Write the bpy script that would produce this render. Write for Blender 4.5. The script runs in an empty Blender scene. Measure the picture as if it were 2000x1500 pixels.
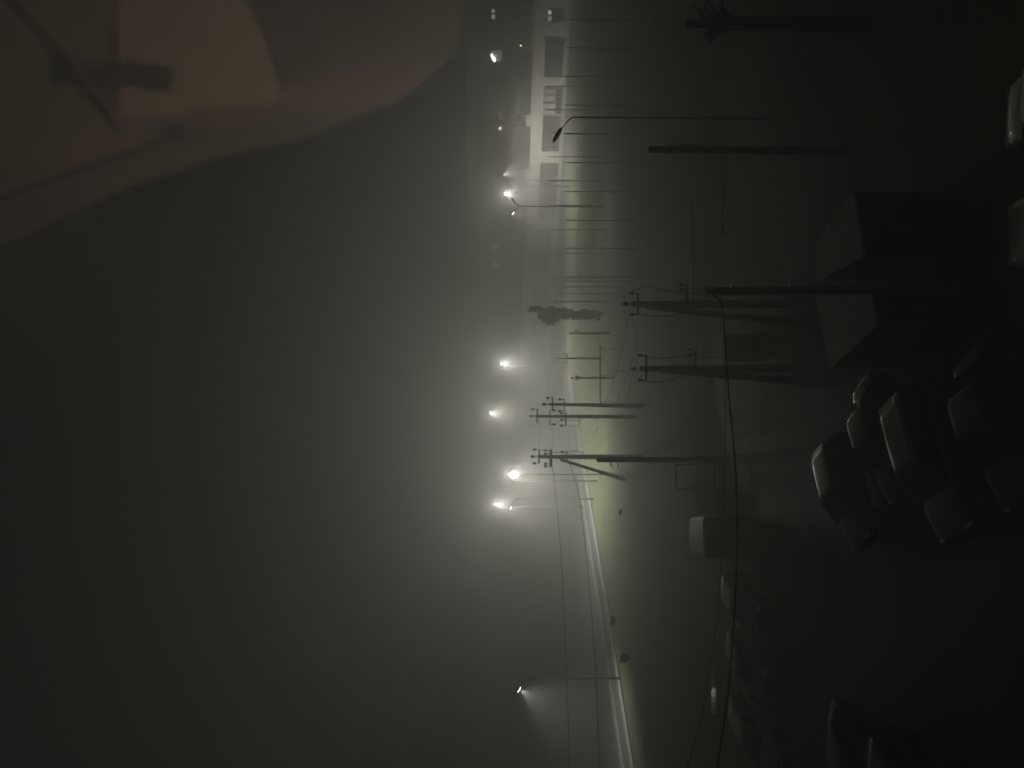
import bpy, math, random
from mathutils import Vector, Matrix
random.seed(7)
C = bpy.context.scene.collection
sc = bpy.context.scene
F, HC, HOR = 1502.0, 13.5, 970.0            # focal length in photo pixels, eye height, horizon column
PITCH = math.atan((1000-HOR)/F)

# ------------------------------------------------------------------ camera geometry (photo is a portrait view turned on its side)
cp, sp = math.cos(PITCH), math.sin(PITCH)
FWD, UP, RIGHT = Vector((0, cp, -sp)), Vector((0, sp, cp)), Vector((1, 0, 0))
EYE = Vector((0, 0, HC))
def ray(x, y): return FWD + RIGHT*((750-y)/F) + UP*((1000-x)/F)
def G(x, y, z=0.0):
    d = ray(x, y); return EYE + d*((z-HC)/d.z)
def P(x, y, Y):
    d = ray(x, y); return EYE + d*(Y/d.y)

# ------------------------------------------------------------------ materials
def mat(name, col, rough=.6, metal=0.0, var=0.0, scale=3.0, bump=0.0, coat=0.0, spec=.5, stretch=None):
    m = bpy.data.materials.new(name); m.use_nodes = True
    nt = m.node_tree; b = nt.nodes['Principled BSDF']
    b.inputs['Base Color'].default_value = (*col, 1)
    b.inputs['Roughness'].default_value = rough
    b.inputs['Metallic'].default_value = metal
    b.inputs['Coat Weight'].default_value = coat
    b.inputs['Specular IOR Level'].default_value = spec
    if var or bump:
        tc = nt.nodes.new('ShaderNodeTexCoord'); src = tc.outputs['Object']
        if stretch:
            mp = nt.nodes.new('ShaderNodeMapping'); mp.inputs['Scale'].default_value = stretch
            nt.links.new(src, mp.inputs['Vector']); src = mp.outputs['Vector']
        n = nt.nodes.new('ShaderNodeTexNoise'); n.inputs['Scale'].default_value = scale
        n.inputs['Detail'].default_value = 7; n.inputs['Roughness'].default_value = .62
        nt.links.new(src, n.inputs['Vector'])
        if var:
            r = nt.nodes.new('ShaderNodeValToRGB')
            r.color_ramp.elements[0].position = .3; r.color_ramp.elements[1].position = .72
            r.color_ramp.elements[0].color = (*[c*(1-var) for c in col], 1)
            r.color_ramp.elements[1].color = (*[min(1, c*(1+var)) for c in col], 1)
            nt.links.new(n.outputs['Fac'], r.inputs['Fac']); nt.links.new(r.outputs['Color'], b.inputs['Base Color'])
        if bump:
            bp = nt.nodes.new('ShaderNodeBump'); bp.inputs['Strength'].default_value = bump
            bp.inputs['Distance'].default_value = .05
            nt.links.new(n.outputs['Fac'], bp.inputs['Height']); nt.links.new(bp.outputs['Normal'], b.inputs['Normal'])
    return m
def emit(name, col, strength):
    m = bpy.data.materials.new(name); m.use_nodes = True
    b = m.node_tree.nodes['Principled BSDF']
    b.inputs['Base Color'].default_value = (.8, .8, .8, 1)
    b.inputs['Emission Color'].default_value = (*col, 1); b.inputs['Emission Strength'].default_value = strength
    m.cycles.emission_sampling = 'NONE' if strength < 200 else 'AUTO'
    return m
M = dict(
    yard=mat('yard_ground', (.038, .033, .028), .85, var=.45, scale=.35, bump=.3),
    parking=mat('wet_asphalt', (.016, .0135, .0115), .6, var=.4, scale=.6, bump=.25),
    court=mat('court_rubber', (.045, .042, .042), .8, var=.25, scale=.5),
    grass=mat('grass_turf', (.050, .071, .013), .9, var=.65, scale=.45, bump=.6),
    road=mat('road_asphalt', (.05, .05, .05), .5, var=.25, scale=.8),
    walk=mat('pale_paving', (.14, .132, .11), .8, var=.3, scale=1.2),
    walk2=mat('dull_paving', (.10, .096, .083), .8, var=.3, scale=1.2),
    wall=mat('painted_wall', (.48, .465, .42), .8, var=.1, scale=.4),
    shadew=mat('shade_tinted_wall', (.155, .145, .128), .85, var=.15, scale=.5),  # wall colour darkened for storeys above the reach of the lamps
    wall2=mat('recess_wall', (.3, .3, .27), .8, var=.1, scale=.4),
    glass=mat('dark_window', (.085, .085, .08), .35, var=.3, scale=.2),
    blind=mat('window_blind', (.36, .35, .31), .7, var=.12, scale=2),
    frame=mat('window_frame', (.3, .3, .28), .6, var=.1),
    concrete=mat('weathered_concrete', (.16, .15, .135), .85, var=.35, scale=2.5, bump=.3),
    wood=mat('tarred_wood', (.03, .026, .022), .85, var=.5, scale=3, bump=.4, stretch=(6, 6, .5)),
    steel=mat('galvanised_steel', (.2, .2, .2), .55, .4, var=.2, scale=5),
    dark=mat('dark_steel', (.03, .03, .03), .6, .3, var=.3, scale=6),
    polepaint=mat('dark_pole_paint', (.012, .012, .012), .8, var=.3, scale=6),
    porcelain=mat('brown_porcelain', (.06, .04, .03), .3, var=.2),
    cable=mat('cable_rubber', (.012, .012, .012), .7, var=.2),
    bark=mat('bark', (.05, .042, .035), .9, var=.4, scale=5, bump=.5),
    leaf=mat('poplar_leaf', (.045, .055, .025), .8, var=.4, scale=2),
    bush=mat('bush_leaf', (.04, .06, .02), .85, var=.4, scale=2),
    rubber=mat('tyre_rubber', (.015, .015, .015), .8, var=.2),
    rim=mat('alloy_rim', (.12, .12, .12), .35, .8, var=.1),
    carglass=mat('car_glass', (.006, .006, .007), .1, var=.1, spec=.35),
    carblk=mat('black_trim', (.012, .012, .012), .5, var=.2),
    lampglass=mat('headlight_glass', (.5, .5, .5), .08, var=.1, coat=1),
    tail=mat('taillight_glass', (.12, .008, .006), .1, var=.1, coat=1),
    metroof=mat('sheet_metal_roof', (.2, .2, .195), .5, .2, var=.3, scale=1.4, bump=.1),
    metwall=mat('rusty_metal_wall', (.05, .042, .04), .7, var=.5, scale=1.5),
    bluewall=mat('blue_metal_wall', (.025, .028, .06), .6, var=.3, scale=1.5),
    cabinet=mat('cabinet_paint', (.3, .27, .25), .6, var=.15, scale=2),
    water=mat('still_water', (.01, .01, .01), .03, var=.1),
    plaster=mat('room_plaster', (.10, .08, .065), .9, var=.06),
    curtain=mat('brown_curtain', (.27, .205, .165), .95, var=.1, scale=4),
    sheer=mat('sheer_cloth', (.2, .155, .125), .95, var=.1, scale=3),
    dark_patch=mat('dark_panel_cloth', (.15, .12, .105), .95, var=.15, scale=3),
    board=mat('pale_panel_tint', (.46, .37, .29), .7, var=.08),
    valance=mat('dark_tassel', (.10, .085, .08), .9, var=.2),
    floorm=mat('room_floor', (.2, .12, .07), .6, var=.2),
    facade=mat('own_facade', (.3, .29, .27), .9, var=.15),
    lampfab=mat('fill_lamp_shade', (.7, .65, .6), .6, var=.05),
)
M['lens'] = emit('lamp_lens', (.97, 1, .93), 60)
M['lens2'] = emit('lamp_lens_side', (1, .97, .9), 6)
M['litwin'] = emit('lit_window', (1, .9, .82), 1.6)
M['litwin2'] = emit('lit_window_dim', (1, .9, .82), .6)
M['coldwin'] = emit('lit_window_cold', (.75, .88, 1), .13)
M['tube'] = emit('fluorescent_tube', (.85, .97, 1), 30)
M['bulb'] = emit('wall_bulb', (1, .85, .6), 7)
def paint(name, col, rough=.28): 
    return mat(name, col, rough, .15, var=.08, scale=3, coat=.45)

# ------------------------------------------------------------------ mesh builder
class MB:
    def __init__(s): s.v, s.f = [], []
    def add(s, vs, fs):
        b = len(s.v); s.v += [tuple(v) for v in vs]; s.f += [tuple(i+b for i in f) for f in fs]; return s
    def box(s, c, sz, rz=0.0, m=None):
        x, y, z = [a/2 for a in sz]
        pts = [Vector((i*x, j*y, k*z)) for k in (-1, 1) for j in (-1, 1) for i in (-1, 1)]
        R = m or Matrix.Rotation(rz, 3, 'Z')
        pts = [R @ p + Vector(c) for p in pts]
        return s.add(pts, [(0,2,3,1),(4,5,7,6),(0,1,5,4),(2,6,7,3),(0,4,6,2),(1,3,7,5)])
    def bar(s, a, b, w, h=None):
        a, b = Vector(a), Vector(b); d = b-a; L = d.length
        q = d.to_track_quat('X', 'Z').to_matrix()
        return s.box((a+b)/2, (L, w, h or w), m=q)
    def tube(s, pts, r, n=8, caps=True):
        pts = [Vector(p) for p in pts]; N = len(pts)
        rs = r if isinstance(r, (list, tuple)) else [r]*N
        vs = []; prev = None
        for i, p in enumerate(pts):
            t = (pts[min(i+1, N-1)] - pts[max(i-1, 0)]).normalized()
            if prev is None:
                u = t.orthogonal().normalized()
            else:
                u = (prev - t*prev.dot(t)).normalized()
            prev = u; w = t.cross(u)
            for k in range(n):
                a = 2*math.pi*k/n; vs.append(p + (u*math.cos(a)+w*math.sin(a))*rs[i])
        fs = [(i*n+k, i*n+(k+1)%n, (i+1)*n+(k+1)%n, (i+1)*n+k) for i in range(N-1) for k in range(n)]
        if caps: fs += [tuple(range(n-1, -1, -1)), tuple((N-1)*n+k for k in range(n))]
        return s.add(vs, fs)
    def prism(s, poly, z0, z1):
        n = len(poly)
        a = sum(poly[i][0]*poly[(i+1)%n][1]-poly[(i+1)%n][0]*poly[i][1] for i in range(n))
        if a < 0: poly = list(reversed(poly))
        vs = [(p[0], p[1], z0) for p in poly]+[(p[0], p[1], z1) for p in poly]
        return s.add(vs, [tuple(range(n-1, -1, -1)), tuple(range(n, 2*n))]+[(i, (i+1)%n, n+(i+1)%n, n+i) for i in range(n)])
    def loft(s, rings, close=True):
        n = len(rings[0]); vs = [p for r in rings for p in r]
        fs = [(i*n+k, i*n+(k+1)%n, (i+1)*n+(k+1)%n, (i+1)*n+k) for i in range(len(rings)-1) for k in range(n)]
        if close: fs += [tuple(range(n-1, -1, -1)), tuple((len(rings)-1)*n+k for k in range(n))]
        return s.add(vs, fs)
    def build(s, name, m, parent=None, smooth=False, bevel=0.0, sub=0):
        me = bpy.data.meshes.new(name); me.from_pydata(s.v, [], s.f); me.update()
        me.materials.append(m)
        o = bpy.data.objects.new(name, me); C.objects.link(o)
        if smooth:
            for p in me.polygons: p.use_smooth = True
        if bevel:
            b = o.modifiers.new('bevel', 'BEVEL'); b.width = bevel; b.segments = 2; b.limit_method = 'ANGLE'
        if sub:
            b = o.modifiers.new('sub', 'SUBSURF'); b.levels = sub; b.render_levels = sub
        if parent: o.parent = parent
        return o
def tag(o, label=None, cat=None, group=None, kind=None):
    for k, v in (('label', label), ('category', cat), ('group', group), ('kind', kind)):
        if v: o[k] = v
    return o
def thing(name, label, cat, loc=(0, 0, 0), rz=0.0, group=None):
    o = bpy.data.objects.new(name, None); C.objects.link(o); o.empty_display_size = .2
    o.location = loc; o.rotation_euler = (0, 0, rz)
    return tag(o, label, cat, group)
def copy_tree(o, parent=None):
    c = o.copy(); C.objects.link(c)
    if parent: c.parent = parent
    for ch in list(o.children): copy_tree(ch, c)
    return c
def spot(name, loc, aim, power, size, parent=None, col=(1, .975, .905), radius=.12, blend=1.0):
    l = bpy.data.lights.new(name, 'SPOT'); l.energy = power; l.spot_size = math.radians(size); l.spot_blend = blend
    l.color = col; l.shadow_soft_size = radius
    o = bpy.data.objects.new(name, l); C.objects.link(o); o.location = loc
    o.rotation_euler = Vector(aim).to_track_quat('-Z', 'Y').to_euler()
    if parent: o.parent = parent
    return o

# ================================================================== GROUND
def sheet(name, pts, m, z, kind='structure', thick=None, **k):
    mb = MB()
    if thick: mb.prism([(p[0], p[1]) for p in pts], z-thick, z)
    else:
        n = len(pts); a = sum(pts[i][0]*pts[(i+1)%n][1]-pts[(i+1)%n][0]*pts[i][1] for i in range(n))
        q = list(pts) if a > 0 else list(reversed(pts))
        mb.add([(p[0], p[1], z) for p in q], [tuple(range(n))])
    return tag(mb.build(name, m), kind=kind, **k)
sheet('ground', [(-245, -18), (245, -18), (245, 315), (-245, 315)], M['yard'], 0.0)
# left road, running away to the right
ra, rb = G(1240, 1500), G(1107, 690)
ed = (rb-ra).normalized(); en = Vector((-ed.y, ed.x, 0))
def strip(a, d, n, o0, o1, t0, t1): return [a+d*t0+n*o0, a+d*t1+n*o0, a+d*t1+n*o1, a+d*t0+n*o1]
sheet('pavement', strip(ra, ed, en, 0, 1.7, -40, 78), M['walk'], .10, thick=.09)
sheet('verge', strip(ra, ed, en, 1.75, 5.2, -40, 78), M['road'], .02)
sheet('road_kerb', strip(ra, ed, en, 5.25, 7.2, -40, 78), M['walk2'], .12, thick=.11)
sheet('road', strip(ra, ed, en, 7.25, 22, -60, 90), M['road'], .012)
# street in front of the long building
A, B = G(1117, 0), G(1082, 600)
fd = (B-A).normalized(); fn = Vector((fd.y, -fd.x, 0))
if fn.y > 0: fn = -fn                        # fn points towards the camera
S = A - fd*45
sheet('building_pavement', strip(S, fd, fn, .05, 4.2, 0, 128), M['walk'], .11, thick=.10)
sheet('street', strip(S, fd, fn, 4.25, 14, 0, 118), M['road'], .016)
ka, kb = G(1160, 0), G(1119, 560)
kd = (kb-ka).normalized(); kn = Vector((kd.y, -kd.x, 0))
if kn.y > 0: kn = -kn
sheet('footpath', strip(ka, kd, kn, -1.0, .55, -30, 62), M['walk2'], .09, thick=.08)
# lawn between the roads
gp = [G(1176, 2200), G(1262, 1620), G(1243, 1500), G(1180, 1100), G(1152, 950), G(1118, 730), G(1100, 600), G(1120, 300), G(1135, 0), G(1140, -500), G(1186, -500), G(1186, 560), G(1235, 640), G(1262, 800), G(1275, 1050), G(1318, 1500), G(1345, 2000)]
gmb = MB()
gpts = [(p.x, p.y) for p in gp]
tag(MB().add([(p[0], p[1], .03) for p in gpts][::-1], [tuple(range(len(gpts)))]).build('grass', M['grass']), 'dull green lamplit lawn between court and road', 'grass', kind='stuff')
# court and parking surfaces
sheet('sports_court', [(8.0, 72.5), (75, 72.5), (75, 97), (8.0, 97)], M['court'], .034)
pk = [G(1450, -300), G(1448, 40), G(1428, 130), G(1413, 300), G(1410, 470), G(1386, 700), G(1402, 790), G(1445, 1000), G(1475, 1200), G(1500, 1500), G(1530, 1900)]
sheet('parking_lot', [(p.x, p.y) for p in pk]+[(-40, -10), (40, -10)], M['parking'], .006)
sheet('kerb', [G(1409, 300), G(1409, 460), G(1413, 460), G(1413, 300)], M['walk2'], .14, thick=.13)
sheet('kerb', [G(1350, 400), G(1352, 620), G(1355, 620), G(1353, 400)], M['walk2'], .14, thick=.13)

# ================================================================== LONG BUILDING
FR = Matrix(((fd.x, -fn.x, 0), (fd.y, -fn.y, 0), (0, 0, 1)))         # local x along facade, local y into the building
ang = math.atan2(fd.y, fd.x)
bld = thing('school_building', 'long pale building with ribbon windows beyond the court, fading into fog', 'building', S, 0)
bld.matrix_world = Matrix.Translation(S) @ FR.to_4x4()
BL, BH = 150.0, 19.0
bld_flip = FR.determinant() < 0
def fac(x, y):                                # photo pixel on the facade plane -> (along, height)
    d = ray(x, y); t = (S-EYE).dot(fn)/d.dot(fn); p = EYE+d*t
    return (p-S).dot(fd), p.z
zs = (fac(1026, 300)[1])
MB().box((BL/2, 8, zs/2), (BL, 16, zs)).build('wall', M['wall'], bld)
MB().box((BL/2, 8.06, (zs+BH)/2), (BL, 16, BH-zs)).build('upper_wall', M['shadew'], bld)  # missing lamplight on the upper storeys is put into this darker colour
MB().box((BL/2, 7.9, BH+.2), (BL+.5, 16.6, .4)).build('parapet', M['shadew'], bld)
MB().box((BL/2, -.06, .35), (BL, .1, .7)).build('plinth', M['wall2'], bld)
def window(y0, y1, z0, z1, mm=None, panes=(), lit=None):
    """one ribbon window: dark pane, frame, mullions; y0,y1 along the facade"""
    w = y1-y0; c = (y0+y1)/2; zc = (z0+z1)/2; h = z1-z0
    wd = MB().box((c, -.02, zc), (w, .05, h)).build('window', mm or M['glass'], bld)
    fr = MB()
    fr.box((c, -.06, z0), (w+.2, .14, .12)); fr.box((c, -.06, z1), (w+.2, .14, .12))
    fr.box((y0, -.06, zc), (.12, .13, h)); fr.box((y1, -.06, zc), (.12, .13, h))
    n = max(1, round(w/3.0))
    for i in range(1, n): fr.box((y0+w*i/n, -.055, zc), (.08, .1, h))
    fr.build('frame', M['frame'], wd)
    for (a, b, q0, q1, m2) in panes:
        MB().box(((a+b)/2, -.075, (q0+q1)/2), (abs(b-a), .03, abs(q1-q0))).build('pane', m2, wd)
    return wd
def win_px(x0, y0, x1, y1, panes=(), mm=None):
    t0, za = fac(x1, y0); t1, zb = fac(x1, y1); _, zc = fac(x0, y0); _, zd = fac(x0, y1)
    ps = []
    for (px0, py0, px1, py1, m2) in panes:
        a, q0 = fac(px1, py0); b, q1 = fac(px0, py1); ps.append((a, b, q0, q1, m2))
    return window(t0, t1, (za+zb)/2, (zc+zd)/2, mm, ps)
bl = M['blind']
win_px(1074, 18, 1103, 44, [(1071, 20, 1077, 28, M['litwin']), (1071, 32, 1077, 41, M['litwin2'])])
win_px(1064, 74, 1100, 151)
win_px(1062, 172, 1098, 223, [(1063, 175, 1085, 183, bl), (1063, 186, 1085, 197, bl), (1062, 202, 1085, 212, bl), (1062, 215, 1085, 222, bl)])
win_px(1059, 226, 1094, 296)
win_px(1053, 318, 1088, 427)
win_px(1048, 450, 1077, 484, [(1049, 453, 1069, 466, bl), (1049, 469, 1069, 478, bl), (1048, 480, 1069, 486, bl)])
win_px(1045, 488, 1076, 548, [(1045, 529, 1075, 545, bl)])
win_px(1041, 566, 1073, 604)
win_px(1038, 622, 1067, 657)
win_px(1036, 676, 1066, 710)
# second storey
win_px(1008, -60, 1040, 88)
win_px(1008, 98, 1038, 224)
win_px(1004, 247, 1035, 330)
win_px(1000, 355, 1030, 440)
win_px(999, 455, 1026, 492, [(999, 458, 1015, 470, bl)])
win_px(997, 500, 1022, 548, [(998, 507, 1016, 513, bl), (998, 529, 1016, 535, bl), (997, 540, 1016, 546, bl)])
win_px(996, 560, 1020, 605, [(996, 566, 1012, 571, bl), (996, 575, 1012, 588, bl)])
win_px(994, 620, 1017, 690)
# third storey, some rooms lit
win_px(955, -40, 985, 44, [(960, 18, 967, 25, M['litwin2']), (960, 28, 967, 37, M['litwin2'])])
wl = win_px(955, 95, 984, 150, [(960, 98, 980, 120, M['coldwin'])])
ta = [fac(x, y) for x, y in ((960, 106), (961, 110), (965, 114), (966, 119))]
MB().tube([(a, -.2, z) for a, z in ta], .10, 6).build('fluorescent_tube', M['tube'], wl)
win_px(955, 170, 982, 235)
wl = win_px(955, 240, 981, 300, [(974, 247, 980, 254, M['litwin2'])])
win_px(955, 320, 980, 400)
win_px(953, 450, 976, 488, [(962, 478, 974, 486, M['coldwin'])])
win_px(953, 505, 975, 560, [(963, 512, 974, 523, M['coldwin'])])
win_px(953, 580, 972, 650)
def facade_bulb(x, y, label):
    a, z = fac(x, y); p = S+fd*a+fn*.25; p.z = z
    t = thing('wall_lamp', label, 'wall lamp', p)
    MB().tube([(0, 0, .16), (0, 0, .1), (0, 0, -.12), (0, 0, -.2)], [.05, .12, .11, .04], 8).build('bulb', M['bulb'], t)
    MB().bar((-fn.x*.3, -fn.y*.3, .15), (0, 0, .15), .06).build('bracket', M['dark'], t)
facade_bulb(1017, 88, 'small warm bulb on the long building between its upper window rows')
facade_bulb(976, 250, 'small warm bulb by a lit window, high on the long building')

# ================================================================== STREET LAMPS
def street_lamp(label, base, heads, arm_from, power=0, name='street_lamp', r=.09, lensmat=None, aim=(0, 0, -1), size=150, group='street lamps in the fog', hs=1.0, glow=0):
    """heads: list of (head position world, lit?)"""
    t = thing(name, label, 'street lamp', base, 0, group)
    b = Vector(base)
    top = Vector(arm_from)-b
    MB().tube([(0, 0, 0), (0, 0, 1.2), (top.x*.5, top.y*.5, top.z*.5), top], [r*1.5, r*1.3, r, r*.75], 8).build('pole', M['polepaint'], t, True)
    for hp, lit, power, aim, size, lm in heads:
        h = Vector(hp)-b
        mid = top.lerp(h, .35)+Vector((0, 0, abs(h.z-top.z)*.12+.05))
        pts = []
        for i in range(9):
            u = i/8; q = (1-u)**2; pts.append(top*((1-u)**2)+mid*2*u*(1-u)+h*u*u)
        MB().tube(pts, [r*.75-(r*.3)*i/8 for i in range(9)], 7).build('arm', M['steel'], t, True)
        d = (h-mid).normalized(); hd = h+d*.35*hs
        q = d.to_track_quat('X', 'Z').to_matrix()
        mb = MB(); rings = []
        for s_, w_, hh in ((-.42, .06, .05), (-.28, .13, .09), (0, .19, .12), (.3, .17, .09), (.45, .08, .04)):
            rings.append([h+q@Vector((s_*hs+.35*hs, w_*hs*math.cos(a), hh*hs*math.sin(a)+.03)) for a in [2*math.pi*k/10 for k in range(10)]])
        mb.loft(rings); hobj = mb.build('lamp_head', M['dark'], t, True)
        if lit:
            mb = MB(); rings = []
            for z_, sc_ in ((-.02, 1), (-.09, .92), (-.14, .55)):
                rings.append([hd+q@Vector((.30*hs*sc_*math.cos(a), .15*hs*sc_*math.sin(a), z_*hs-.03)) for a in [2*math.pi*k/12 for k in range(12)]])
            mb.loft(rings); mb.build('lens', lm or M['lens'], hobj, True)
            spot('lamp_light', hd+q@Vector((0, 0, -.3*hs)), aim, power, size, t)
            if glow:
                pl = bpy.data.lights.new('lamp_glow', 'POINT'); pl.energy = power*glow; pl.color = (1, .98, .91); pl.shadow_soft_size = .16
                po = bpy.data.objects.new('lamp_glow', pl); C.objects.link(po); po.parent = t; po.location = hd+q@Vector((0, 0, -.34*hs))
    return t
PW = 21500
def lamp_px(label, hx, hy, Y, pole_y, power, aim, size, side=1, lm=None, hs=1.0, arm=2.8, toward=-1):
    """head seen at photo pixel (hx,hy), depth Y; pole behind/beside it"""
    h = P(hx, hy, Y)
    px = P(hx, pole_y, Y+(arm if toward < 0 else -arm)).x
    top = Vector((px, Y+(arm if toward < 0 else -arm), h.z-.7))
    return street_lamp(label, (top.x, top.y, 0), [(h, True, power, aim, size, lm)], top, hs=hs, glow=.085 if lm is None else 0)
face = (0, 0, -1)
lamp_px('bright lamp beside the forked lamp post, in front of the long building', 986, 377, 140, 363, PW*1.25, face, 164, hs=.85)
lamp_px('bright lamp alone between the bushy tree and the power poles', 979, 711, 146, 715, PW*1.6, face, 164, hs=.85)
lamp_px('highest bright lamp, above the middle power poles', 959, 808, 122, 812, PW*.75, face, 164, hs=1.0)
lamp_px('largest bright lamp, above the braced power pole', 994, 928, 100, 940, PW*1.0, face, 164, hs=.85)
lamp_px('bright lamp next to the largest one, on its left upright', 968, 986, 116, 990, PW*1.0, face, 164, hs=.85)
lamp_px('dim lamp seen from behind, below a bright lamp over the road', 998, 988, 106, 975, PW*.45, (-.25, .35, -.9), 130, lm=M['lens2'], toward=-1, arm=.6)
lamp_px('lamp on thin pole standing alone by the kerb, cone of light below', 1016, 1340, 84, 1326, PW*.55, (-.42, -.12, -.88), 118, lm=M['lens2'], toward=1, arm=.1, hs=1.2)
lamp_px('dim lamp seen from behind in front of the long building', 985, 345, 146, 352, PW*1.7, (.35, .15, -.92), 150, lm=M['lens2'], toward=1, arm=.3)
# thin dark pole under the largest lamp
tp = P(1022, 927, 97)
street_lamp('thin lamp post with bent arm, under the largest bright lamp', (tp.x, 97, 0), [(P(1009, 936, 97), False, 0, 0, 0, None)], tp, r=.06)
# forked lamp
tp = P(1014, 403, 96)
street_lamp('forked lamp post with two arms in front of the court', (tp.x, 96, 0),
            [(P(1004, 412, 96), True, PW*.15, (-.3, 0, -.95), 110, M['lens2']), (P(1005, 394, 96.4), False, 0, 0, 0, None)], tp, r=.075, hs=.9)
# unlit near lamp
tp = P(1118, 229, 38)
street_lamp('unlit near street lamp with long curved arm, drawn dark against the lawn', (tp.x, 38, 0), [(P(1097, 252, 38), False, 0, 0, 0, None)], tp, r=.055, hs=.95)

# ================================================================== COURT FENCE POSTS
def post(x, y, h, label, grp):
    o = MB().tube([(0, 0, 0), (0, 0, h*.5), (0, 0, h-.03), (0, 0, h)], [.05, .045, .04, .02], 7)
    o.box((0, 0, .02), (.22, .22, .03)); o = o.build('court_post', M['dark'], None, True)
    o.location = (x, y, .035); return tag(o, label, 'post', grp)
yn = 73.0
n0 = None
for i, y in enumerate((38, 93, 149, 205, 261, 317, 374, 430, 485, 541)):
    p = P(1103+(2 if i > 6 else 0), y, yn)
    post(p.x+random.uniform(-.03, .03), yn, p.z-.035+random.uniform(-.06, .06), 'thin dark post in the near row along the sports court', 'near row of court posts')
yf = 96.5
for i, y in enumerate((168, 214, 260, 306, 353, 401, 448, 495, 543, 590)):
    p = P(1067+i*.5, y, yf)
    post(p.x, yf, p.z-.035+random.uniform(-.06, .06), 'thin dark post in the far row along the sports court', 'far row of court posts')
for i, (x, y, Y) in enumerate(((1101, 549, 75.5), (1096, 560, 80), (1090, 573, 85.5), (1080, 588, 91))):
    p = P(x, y, Y)
    post(p.x, Y, p.z-.035, 'thin dark post in the short side row of the sports court', 'side row of court posts')

# ================================================================== POWER POLES AND CABLES
def ins(mb, p, s=1.0, up=1):
    p = Vector(p)
    mb.tube([p, p+Vector((0, 0, .16*s*up))], .018*s, 5)
    mb.tube([p+Vector((0, 0, z*s*up)) for z in (.14, .17, .22, .27, .33, .36)], [.04*s, .085*s, .06*s, .085*s, .06*s, .02*s], 8)
def power_pole(label, px, py, Y, arms, r=(.11, .17), m='concrete', top_ins=True, s=1.0, strut=None, base_y=None, lean=0, group='power poles', extra=None):
    """arms: (photo column, y_from, y_to, thickness m, [y of insulators], yaw)"""
    top = P(px, py, Y); bx = P(1200, base_y, Y).x if base_y else top.x
    t = thing('power_pole', label, 'power pole', (bx, Y, 0), 0, group)
    o = Vector((bx, Y, 0)); tl = top-o
    MB().tube([(0, 0, 0), tl*.35, tl*.7, tl], [r[1], r[1]*.9+r[0]*.1, (r[0]+r[1])/2, r[0]], 10).build('pole', M[m], t, True)
    if top_ins:
        mb = MB(); ins(mb, tl, s*1.25); mb.build('insulator', M['porcelain'], t, True)
    for (ax, y0, y1, th, iy, up) in arms:
        a, b = P(ax, y0, Y-r[0]-.06)-o, P(ax, y1, Y-r[0]-.06)-o
        MB().bar(a, b, th*.7, th).build('crossarm', M['dark'], t, bevel=.005)
        for yy in iy:
            q = P(ax, yy, Y-r[0]-.06)-o; mb = MB()
            if up > 0: mb.tube([q, q+Vector((0, 0, .05))], .02*s, 5)
            ins(mb, q+Vector((0, 0, (th*.5)*up)), s, up); mb.build('insulator', M['porcelain'], t, True)
    if strut:
        a, b = P(strut[0], strut[1], Y-.2)-o, G(strut[2], strut[3])-o
        MB().tube([a, a.lerp(b, .5), b], [r[0]*.9, r[0]*1.05, r[1]], 9).build('strut', M[m], t, True)
    if extra:
        for k in extra: MB().tube([Vector(q)-o for q in k], .02*s, 5).build('jumper_cable', M['cable'], t, True)
    return t
def arc(a, b, sag, n=10, side=Vector((0, 0, -1))):
    a, b = Vector(a), Vector(b)
    return [a.lerp(b, i/n)+side*sag*4*(i/n)*(1-i/n) for i in range(n+1)]
def cable(label, pts, r=.014):
    o = MB(); c = sum((Vector(p) for p in pts), Vector())/len(pts)
    o.tube([Vector(p)-c for p in pts], r, 5)
    o = o.build('overhead_cable', M['cable'], None, True); o.location = c
    return tag(o, label, 'cable', 'overhead cables')
def smooth_px(pxs, Y0, Y1, n=6):
    """catmull-rom through photo pixels with depth going Y0 -> Y1"""
    k = [P(x, y, Y0+(Y1-Y0)*i/(len(pxs)-1)) for i, (x, y) in enumerate(pxs)]
    out = []
    for i in range(len(k)-1):
        p0, p1, p2, p3 = k[max(i-1, 0)], k[i], k[i+1], k[min(i+2, len(k)-1)]
        for j in range(n):
            u = j/n
            out.append(.5*((2*p1)+(p2-p0)*u+(2*p0-5*p1+4*p2-p3)*u*u+(3*p1-p0-3*p2+p3)*u**3))
    return out+[k[-1]]
# near pair with broad footing struts
Y1 = 36
power_pole('near power pole with three insulators, right of the pair by the cabinet', 1234, 594, Y1,
           [(1246, 572, 615, .10, [573, 614], 1), (1342, 553, 596, .09, [556, 566], 1)], r=(.14, .2), s=1.0, strut=(1262, 599, 1545, 630), base_y=594,
           extra=[smooth_px([(1228, 573), (1262, 559), (1290, 566), (1340, 572)], Y1-.3, Y1-.3), smooth_px([(1232, 612), (1300, 618), (1360, 606)], Y1-.3, Y1-.3),
                  smooth_px([(1345, 562), (1400, 576), (1420, 590)], Y1-.3, Y1-.6), smooth_px([(1342, 572), (1370, 574), (1408, 584)], Y1-.3, Y1-.6)])
Y2 = 36.5
power_pole('near power pole standing left of its twin, in front of the pale cabinet', 1250, 720, Y2,
           [(1262, 693, 743, .10, [694, 742], 1), (1359, 677, 726, .09, [682, 694], 1)], r=(.14, .2), s=1.0, strut=(1290, 724, 1540, 742), base_y=720,
           extra=[smooth_px([(1244, 694), (1300, 700), (1355, 690)], Y2-.3, Y2-.3), smooth_px([(1248, 742), (1290, 746), (1350, 730)], Y2-.3, Y2-.3),
                  smooth_px([(1360, 700), (1400, 698), (1412, 702)], Y2-.3, Y2-.6)])
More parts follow.
